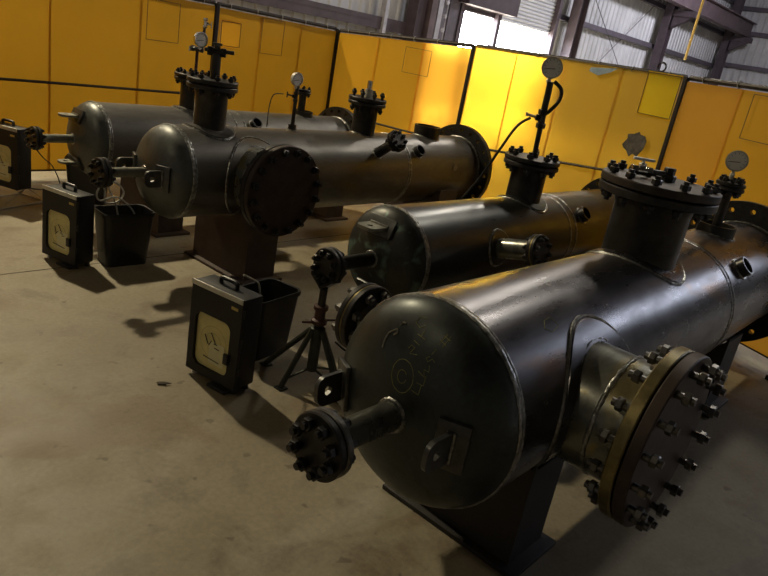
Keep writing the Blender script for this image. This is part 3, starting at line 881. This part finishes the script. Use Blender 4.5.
# front vessel
V4 = Vessel(1.624, 1.056, 0.6706, 0.343, 3.32, 0.479, 'front and largest dark vessel with chalk marks on its head and a bolted side manway', 'shell_front', 'head_dark', rings=(2.06, 2.10), tf=0.055, saddle_mat='saddle_shaded')
V4.nozzle('axial_nozzle', 0, 0, 0.046, 0.475, 0.098, 0.022, 8, 0.011, axial=True, neck='neck_bright', fl='bolt_bright')
V4.nozzle('manway', 0.516, 90, 0.215, 0.605, 0.302, 0.040, 16, 0.0125, pad=0.275, neck='neck_bright', fl='rim_gold', bl='blind_brown', bright=True, stud_extra=0.035, label='side manway with a brassy flange and oxidised cover', girth=True)
V4.nozzle('top_manway', 1.466, 0, 0.166, 0.675, 0.256, 0.036, 12, 0.0125, pad=0.215, bl='flange_brown')
V4.nozzle('rear_nozzle', 0.30, -90, 0.062, 0.592, 0.141, 0.026, 8, 0.012, rim=True, neck='neck_bright', bright=True)
V4.nozzle('open_stub', 2.59, 0, 0.105, 0.395, open_end=True)
V4.nozzle('gauge_pipe', 2.575, 0, 0.025, 0.64, 0.080, 0.020, 8, 0.010)
V4.nozzle('coupling', 2.33, 46, 0.052, 0.388, open_end=True)
V4.lug(90, 'plate', 0.60); V4.lug(-97, 'plate', 0.74)
V4.saddle(0.47, 0.27, 0.24); V4.saddle(2.62, 0.30, 0.30)
V4.gauge((4.16, 1.056, 1.432), 0.056, CAMDIR(4.16, 1.056), 'silver', 0.05)
# bleed valve lying on the top manway cover
mb = MB(); mb.hexa((0, 0, 0), (0, 0, 1), 0.036, 0.03); mb.hexa((0, 0, 0.03), (0, 0, 1), 0.026, 0.03); o = mb.build('bleed_boss', M['bolt'], V4.root); o.location = V4.local(3.14, 1.05, 1.345)
V4.pipe('bleed_pipe', [(3.14, 1.05, 1.372), (3.05, 1.12, 1.372)], 0.016, 'plate')
V4.valve((3.03, 1.135, 1.372), 0.022, (-0.75, 0.65, 0), (0, 0, 1), 'chrome', 'dial', 0.052, 0.050)
CHALK=[[(-0.153,-0.038,0.148),(-0.156,-0.042,0.136),(-0.158,-0.043,0.124),(-0.161,-0.041,0.112),(-0.163,-0.036,0.102),(-0.164,-0.03,0.093),(-0.166,-0.021,0.087),(-0.166,-0.011,0.084),(-0.166,-0.001,0.085),(-0.166,0.01,0.089),(-0.165,0.019,0.095),(-0.163,0.027,0.105),(-0.161,0.034,0.116),(-0.158,0.037,0.128),(-0.155,0.038,0.141),(-0.153,0.037,0.152),(-0.15,0.032,0.163),(-0.148,0.026,0.171),(-0.147,0.017,0.176),(-0.146,0.007,0.179),(-0.147,-0.003,0.178),(-0.147,-0.014,0.175),(-0.149,-0.024,0.168),(-0.151,-0.032,0.159),(-0.153,-0.038,0.148)],[(-0.159,-0.019,0.128),(-0.16,-0.018,0.121),(-0.161,-0.014,0.115),(-0.162,-0.008,0.112),(-0.162,-0.002,0.111),(-0.162,0.004,0.114),(-0.161,0.01,0.119),(-0.16,0.013,0.126),(-0.158,0.014,0.133),(-0.156,0.013,0.14),(-0.155,0.009,0.146),(-0.155,0.003,0.149),(-0.154,-0.003,0.149),(-0.155,-0.009,0.147),(-0.156,-0.015,0.142)],[(-0.161,-0.047,0.108),(-0.16,-0.06,0.106),(-0.159,-0.073,0.104),(-0.158,-0.073,0.115),(-0.156,-0.073,0.125),(-0.153,-0.072,0.135)],[(-0.155,-0.055,0.135),(-0.154,-0.067,0.135),(-0.153,-0.079,0.135),(-0.151,-0.078,0.145),(-0.148,-0.077,0.155),(-0.146,-0.076,0.164)],[(-0.148,-0.048,0.167),(-0.148,-0.06,0.163),(-0.148,-0.073,0.159),(-0.146,-0.068,0.168),(-0.143,-0.063,0.178),(-0.142,-0.08,0.177),(-0.139,-0.077,0.186),(-0.136,-0.073,0.195)],[(-0.129,-0.064,0.217),(-0.133,-0.054,0.21),(-0.135,-0.064,0.202),(-0.129,-0.074,0.214),(-0.13,-0.084,0.207)],[(-0.126,-0.066,0.224),(-0.121,-0.069,0.233),(-0.116,-0.071,0.242)],[(-0.102,-0.068,0.267),(-0.103,-0.08,0.263),(-0.103,-0.091,0.259)],[(-0.093,-0.07,0.28),(-0.093,-0.083,0.276),(-0.092,-0.096,0.273)],[(-0.109,-0.072,0.254),(-0.104,-0.074,0.262),(-0.098,-0.076,0.271),(-0.092,-0.078,0.278),(-0.086,-0.079,0.286)],[(-0.109,-0.085,0.252),(-0.103,-0.087,0.26),(-0.097,-0.089,0.268),(-0.091,-0.09,0.276),(-0.085,-0.091,0.284)],[(-0.135,0.012,0.212),(-0.13,0.007,0.223),(-0.131,-0.007,0.22),(-0.136,-0.003,0.21),(-0.139,0.001,0.2),(-0.138,-0.011,0.203),(-0.137,-0.023,0.206)],[(-0.124,0.006,0.237),(-0.125,-0.007,0.234),(-0.126,-0.018,0.232)],[(-0.114,0.005,0.256),(-0.115,-0.011,0.254),(-0.116,-0.026,0.251)],[(-0.116,-0.01,0.252),(-0.11,-0.01,0.263),(-0.104,-0.01,0.273)],[(-0.084,0.006,0.299),(-0.085,0.017,0.298),(-0.085,0.028,0.296),(-0.092,0.029,0.288),(-0.099,0.03,0.279),(-0.104,0.009,0.272),(-0.096,-0.003,0.284)]]
GRIND=[[(-0.139,0.104,0.173),(-0.134,0.106,0.185),(-0.129,0.108,0.198),(-0.125,0.106,0.209),(-0.121,0.104,0.22),(-0.117,0.09,0.233),(-0.115,0.079,0.242),(-0.121,0.073,0.232),(-0.124,0.083,0.222)],[(-0.109,0.076,0.254),(-0.104,0.072,0.263),(-0.104,0.06,0.265)]]
LOOP=[[(0.2724,-0.1977,0.2805),(0.2984,-0.1767,0.2945),(0.3394,-0.1717,0.2965),(0.3524,-0.1867,0.2875),(0.3554,-0.2027,0.2765),(0.3024,-0.2127,0.2695),(0.2874,-0.2037,0.2765),(0.2724,-0.1977,0.2805)]]
V4.strokes('chalk_mark', CHALK, 0.0013, 'chalk')
V4.strokes('grinding_scuff', GRIND, 0.0035, 'grind')
V4.strokes('chalk_mark', LOOP, 0.0013, 'chalk')

# ------------------------------------------------------------------ chart recorders
def recorder(loc, rz, label, lift=0.03, W=0.33, H=0.47, D=0.115, plate=False, scribble=0):
    root = empty('chart_recorder', (*loc, 0), rz)
    tag(root, label, 'chart recorder', 'black chart recorders beside the bins')
    z0 = lift
    mb = MB(); mb.box((0, 0.018 + D / 2, z0 + H / 2), (W, D, H), None, 0.010); mb.build('case', M['black_paint'], root)
    # door with a rounded, notched window
    iw, ih = W * 0.70, H * 0.60
    cx, cz = -0.012, H * 0.39
    inner = rrect(iw, ih, 0.045, 6, cx, cz)
    inner = [(x - (0.022 if (x > cx + iw * 0.42 and cz - ih * 0.30 < z < cz + 0.01) else 0), z) for x, z in inner]
    outer = []
    for x, z in inner:
        a = math.atan2((z - cz) / ih, (x - cx) / iw)
        c, s = math.cos(a), math.sin(a)
        k = min((W / 2 + (-cx if c > 0 else cx)) / max(1e-6, abs(c)), ((H - cz) if s > 0 else cz) / max(1e-6, abs(s)))
        X, Z = cx + c * k, cz + s * k
        outer.append((X, Z))
    for cxn, czn in ((-W / 2, 0), (W / 2, 0), (-W / 2, H), (W / 2, H)):
        i = min(range(len(outer)), key=lambda q: (outer[q][0] - cxn) ** 2 + (outer[q][1] - czn) ** 2)
        outer[i] = (cxn, czn)
    mb = MB(); mb.holed([(x, -0.004, z0 + z) for x, z in outer], [(x, -0.004, z0 + z) for x, z in inner], (0, 0.020, 0))
    door = mb.build('door', M['black_paint'], root)
    mb = MB(); mb.box((0, -0.006, z0 + H - 0.008), (W, 0.008, 0.026), None, 0.002); mb.build('trim_strip', M['silver'], door)
    mb = MB(); mb.box((W * 0.30, -0.010, z0 + cz - 0.035), (0.030, 0.014, 0.055), None, 0.003); mb.build('latch', M['black_plastic'], door)
    for zz in (0.10, 0.25, 0.40):
        mb = MB(); mb.cyl((W / 2 + 0.002, 0.006, z0 + zz - 0.02), (W / 2 + 0.002, 0.006, z0 + zz + 0.02), 0.006, seg=8); mb.build('hinge', M['black_plastic'], door)
    mb = MB(); mb.box((W * 0.36, -0.0055, z0 + H - 0.055), (0.042, 0.003, 0.014)); mb.build('name_plate', M['label'], door)
    # paper chart behind the window
    mb = MB(); mb.prism([(x * 1.04 + cx, 0.0165, z0 + cz + z * 1.04) for x, z in rrect(iw, ih, 0.045, 6)], (0, -0.003, 0)); ch = mb.build('paper_chart', M['chart'], root)
    mb = MB(); mb.box((cx + 0.028, 0.0108, z0 + cz - 0.05), (0.10, 0.002, 0.115)); mb.build('paper_note', M['note'], ch)
    mb = MB()
    rnd = random.Random(scribble)
    for (x0, z0_, x1, z1) in ((-0.05, 0.03, -0.03, -0.02), (-0.03, -0.02, -0.01, 0.012), (-0.015, 0.05, 0.02, 0.0), (0.005, 0.0, 0.03, -0.005), (0.02, -0.02, 0.045, -0.015), (-0.06, -0.085, 0.05, -0.09)):
        x0 += rnd.uniform(-.008, .008); z1 += rnd.uniform(-.008, .008)
        mb.cyl((cx + x0, 0.0095, z0 + cz + z0_), (cx + x1, 0.0095, z0 + cz + z1), 0.0022, seg=5)
    for r in (0.05, 0.085): mb.tube([(cx + r * math.cos(a), 0.0128, z0 + cz + r * math.sin(a)) for a in [2 * PI * k / 40 for k in range(40)]], 0.0004, 4, True)
    mb.build('ink_trace', M['ink'], ch)
    # carrying handle on top
    yc = 0.018 + D * 0.45
    mb = MB(); mb.tube(smooth_path([(-0.05, yc, z0 + H - 0.002), (-0.055, yc, z0 + H + 0.022), (-0.038, yc, z0 + H + 0.032), (0.038, yc, z0 + H + 0.032), (0.05, yc, z0 + H + 0.022), (0.05, yc, z0 + H - 0.002)], 4), 0.011, 8); mb.build('handle', M['black_plastic'], root)
    if lift < 0.06:
        for sx in (-1, 1):
            for yy in (0.03, D - 0.005):
                mb = MB(); mb.cyl((sx * (W / 2 - 0.03), yy, 0), (sx * (W / 2 - 0.03), yy, z0 + 0.002), 0.017, 0.012, 12); mb.build('foot', M['silver' if (sx < 0 and yy < 0.1) else 'black_plastic'], root)
        mb = MB(); mb.box((0.07, -0.006, 0.012), (0.12, 0.05, 0.016), None, 0.003); mb.build('base_tab', M['bolt'], root)
    return root
recorder((1.815, 2.435), math.radians(-80.5), 'nearest black chart recorder, bearing a small yellow name plate', scribble=1)
recorder((1.868, 4.215), math.radians(-75), 'black chart recorder left of the bin holding looped white tubing', W=0.31, H=0.455, D=0.12, scribble=2)
rl = recorder((2.03, 5.60), math.radians(-68), 'black chart recorder propped on a bent wire stand at the left edge', lift=0.143, scribble=3)
mb = MB()
for sx in (-0.14, 0.14):
    mb.tube([(sx * 0.9, 0.10, 0.133), (sx, -0.14, 0.008), (sx, 0.30, 0.008), (sx * 0.9, 0.14, 0.133)], 0.007, 8)
mb.tube([(-0.14, -0.14, 0.008), (0.14, -0.14, 0.008)], 0.007, 8); mb.tube([(-0.14, 0.30, 0.008), (0.14, 0.30, 0.008)], 0.007, 8)
ws = mb.build('wire_stand', M['wire']); ws.location = rl.location; ws.rotation_euler = rl.rotation_euler
tag(ws, 'bent pale wire stand under the leftmost chart recorder', 'stand')

# ------------------------------------------------------------------ waste bins
def bin_(loc, rz, label, W=0.345, D=0.215, H=0.365):
    root = empty('waste_bin', (*loc, 0), rz)
    tag(root, label, 'waste bin', 'black plastic waste bins')
    mb = MB()
    k = 0.82
    R_ = lambda s, z, ins=0.0: [(x, y, z) for x, y in rrect((W - ins) * s, (D - ins) * s, 0.045 * s, 5)]
    mb.loops([R_(k, 0.0), R_(1.0, H), R_(1.0, H, 0.008), R_(k, 0.008, 0.008)], cap0=True, cap1=True)
    mb.build('body', M['black_plastic'], root)
    mb = MB()
    mb.loops([R_(1.045, H - 0.022), R_(1.055, H - 0.004), R_(1.03, H + 0.004), R_(0.97, H + 0.002), R_(0.975, H - 0.02)])
    mb.build('rim', M['black_plastic'], root)
    return root
bin_((2.272, 2.63), math.radians(10), 'black waste bin tucked behind the nearest chart recorder', D=0.23, H=0.35)
bin_((2.255, 4.125), math.radians(-3), 'black waste bin holding loops of white tubing, right of its recorder')
bin_((2.70, 5.56), math.radians(-32), 'black waste bin half hidden behind the head of the rearmost vessel')

def hose(name, pts, r, mat, label, cat, seg=8, n=8):
    mb = MB(); mb.tube(smooth_path(pts, n), r, seg)
    return tag(mb.build(name, M[mat]), label, cat)
hose('tubing', [(2.34, 4.06, 0.20), (2.30, 4.09, 0.36), (2.20, 4.12, 0.455), (2.10, 4.15, 0.43), (2.078, 4.16, 0.47), (2.10, 4.15, 0.53), (2.125, 4.15, 0.50), (2.13, 4.14, 0.42), (2.20, 4.12, 0.425), (2.246, 4.13, 0.475), (2.225, 4.14, 0.525), (2.175, 4.15, 0.55), (2.16, 4.16, 0.50), (2.19, 4.13, 0.42), (2.22, 4.12, 0.25), (2.23, 4.12, 0.03)], 0.006, 'hose_white', 'thin white tubing looped up out of the middle bin', 'tubing')
hose('tubing', [(2.02, 2.52, 0.515), (2.055, 2.52, 0.495), (2.10, 2.53, 0.47), (2.15, 2.55, 0.43), (2.20, 2.58, 0.30), (2.24, 2.60, 0.10), (2.26, 2.62, 0.02)], 0.005, 'hose_white', 'pale tube arching from the nearest recorder into its bin', 'tubing')
hose('air_hose', [(3.865, 2.215, 1.425), (3.82, 2.27, 1.36), (3.80, 2.34, 1.20), (3.83, 2.46, 0.98), (3.83, 2.60, 0.72), (3.84, 2.62, 0.40), (3.70, 2.70, 0.06), (3.45, 2.75, 0.012), (3.1, 2.72, 0.012)], 0.009, 'hose_black', 'black hose sloping down from the valve under the tall gauge', 'hose')
hose('cord', [(2.26, 5.70, 0.36), (2.36, 5.84, 0.40), (2.46, 5.88, 0.30), (2.56, 5.9, 0.20), (2.60, 5.9, 0.012), (2.35, 6.0, 0.012)], 0.005, 'hose_black', 'thin black cord trailing behind the leftmost chart recorder', 'cord')
hose('cord', [(2.36, 2.10, 0.42), (2.44, 2.08, 0.33), (2.42, 2.02, 0.24), (2.36, 2.05, 0.22), (2.30, 2.10, 0.27)], 0.005, 'hose_black', 'short black cord looping beside the jack stand', 'cord')

# ------------------------------------------------------------------ jack stand under the third vessel's axial nozzle
JX, JY = 2.232, 2.166
js = tag(empty('jack_stand', (JX, JY, 0)), 'tripod jack stand propping the dark vessel by its end flange', 'jack stand')
mb = MB(); mb.lathe([(0.027, 0.10), (0.027, 0.31), (0.038, 0.315), (0.038, 0.335), (0.028, 0.34)], seg=20, cap0=True, cap1=True); mb.build('sleeve', M['jack'], js)
mb = MB()
k = 0
mb.lathe([(0.019, 0.34), (0.019, 0.545)], seg=16, cap0=True, cap1=True); mb.build('screw', M['neck'], js)
mb = MB(); mb.lathe([(0.026, 0.355), (0.040, 0.36), (0.040, 0.378), (0.026, 0.384), (0.026, 0.43), (0.036, 0.434), (0.036, 0.452), (0.02, 0.456)], seg=16, cap0=True, cap1=True); mb.cyl((0.03, 0, 0.369), (0.09, -0.03, 0.369), 0.006, seg=8); mb.cyl((-0.03, 0, 0.369), (-0.085, 0.03, 0.369), 0.006, seg=8); mb.build('handle_nut', M['red_paint'], js)
mb = MB()
for s in (-1, 1): mb.prism([(-0.03, 0.0, 0.545), (-0.03, s * 0.075, 0.598), (-0.03, s * 0.075, 0.612), (-0.03, 0.0, 0.561)], (0.06, 0, 0))
mb.build('cradle_head', M['neck'], js)
for fx, fy in ((2.095, 2.225), (2.19, 2.465), (2.43, 2.17), (2.27, 1.98)):
    d = Vector((fx - JX, fy - JY, 0))
    mb = MB(); mb.cyl(d.normalized() * 0.028 + Vector((0, 0, 0.325)), d + Vector((0, 0, 0.012)), 0.015, seg=10); lg = mb.build('leg', M['jack'], js)
    mb = MB(); mb.box(d + Vector((0, 0, 0.004)), (0.05, 0.05, 0.008)); mb.build('foot', M['jack'], lg)
mb = MB()
for fx, fy in ((2.095, 2.225), (2.43, 2.17), (2.27, 1.98)):
    d = Vector((fx - JX, fy - JY, 0)); mb.cyl((0, 0, 0.115), d * 0.86 + Vector((0, 0, 0.055)), 0.006, seg=6)
mb.build('brace', M['jack'], js)

# ------------------------------------------------------------------ yellow drop hose and a dry leaf
hose('drop_hose', [(16.62, 6.0, 7.38), (16.62, 6.0, 5.2), (16.62, 6.0, 3.6), (16.62, 6.0, 2.52)], 0.03, 'yellow_hose', 'yellow hose hanging down in front of the far wall bays', 'hose')
mb = MB(); mb.prism([(0, 0, 0.002), (0.03, 0.008, 0.006), (0.055, 0.03, 0.004), (0.03, 0.022, 0.010), (0.012, 0.03, 0.004), (-0.012, 0.012, 0.006)], (0, 0, 0.004)); lf = mb.build('dry_leaf', M['dry_leaf']); lf.location = (1.60, 2.54, 0); lf.rotation_euler = (0, 0, -0.9)
tag(lf, 'small dark dry leaf lying on the bare concrete floor', 'leaf')
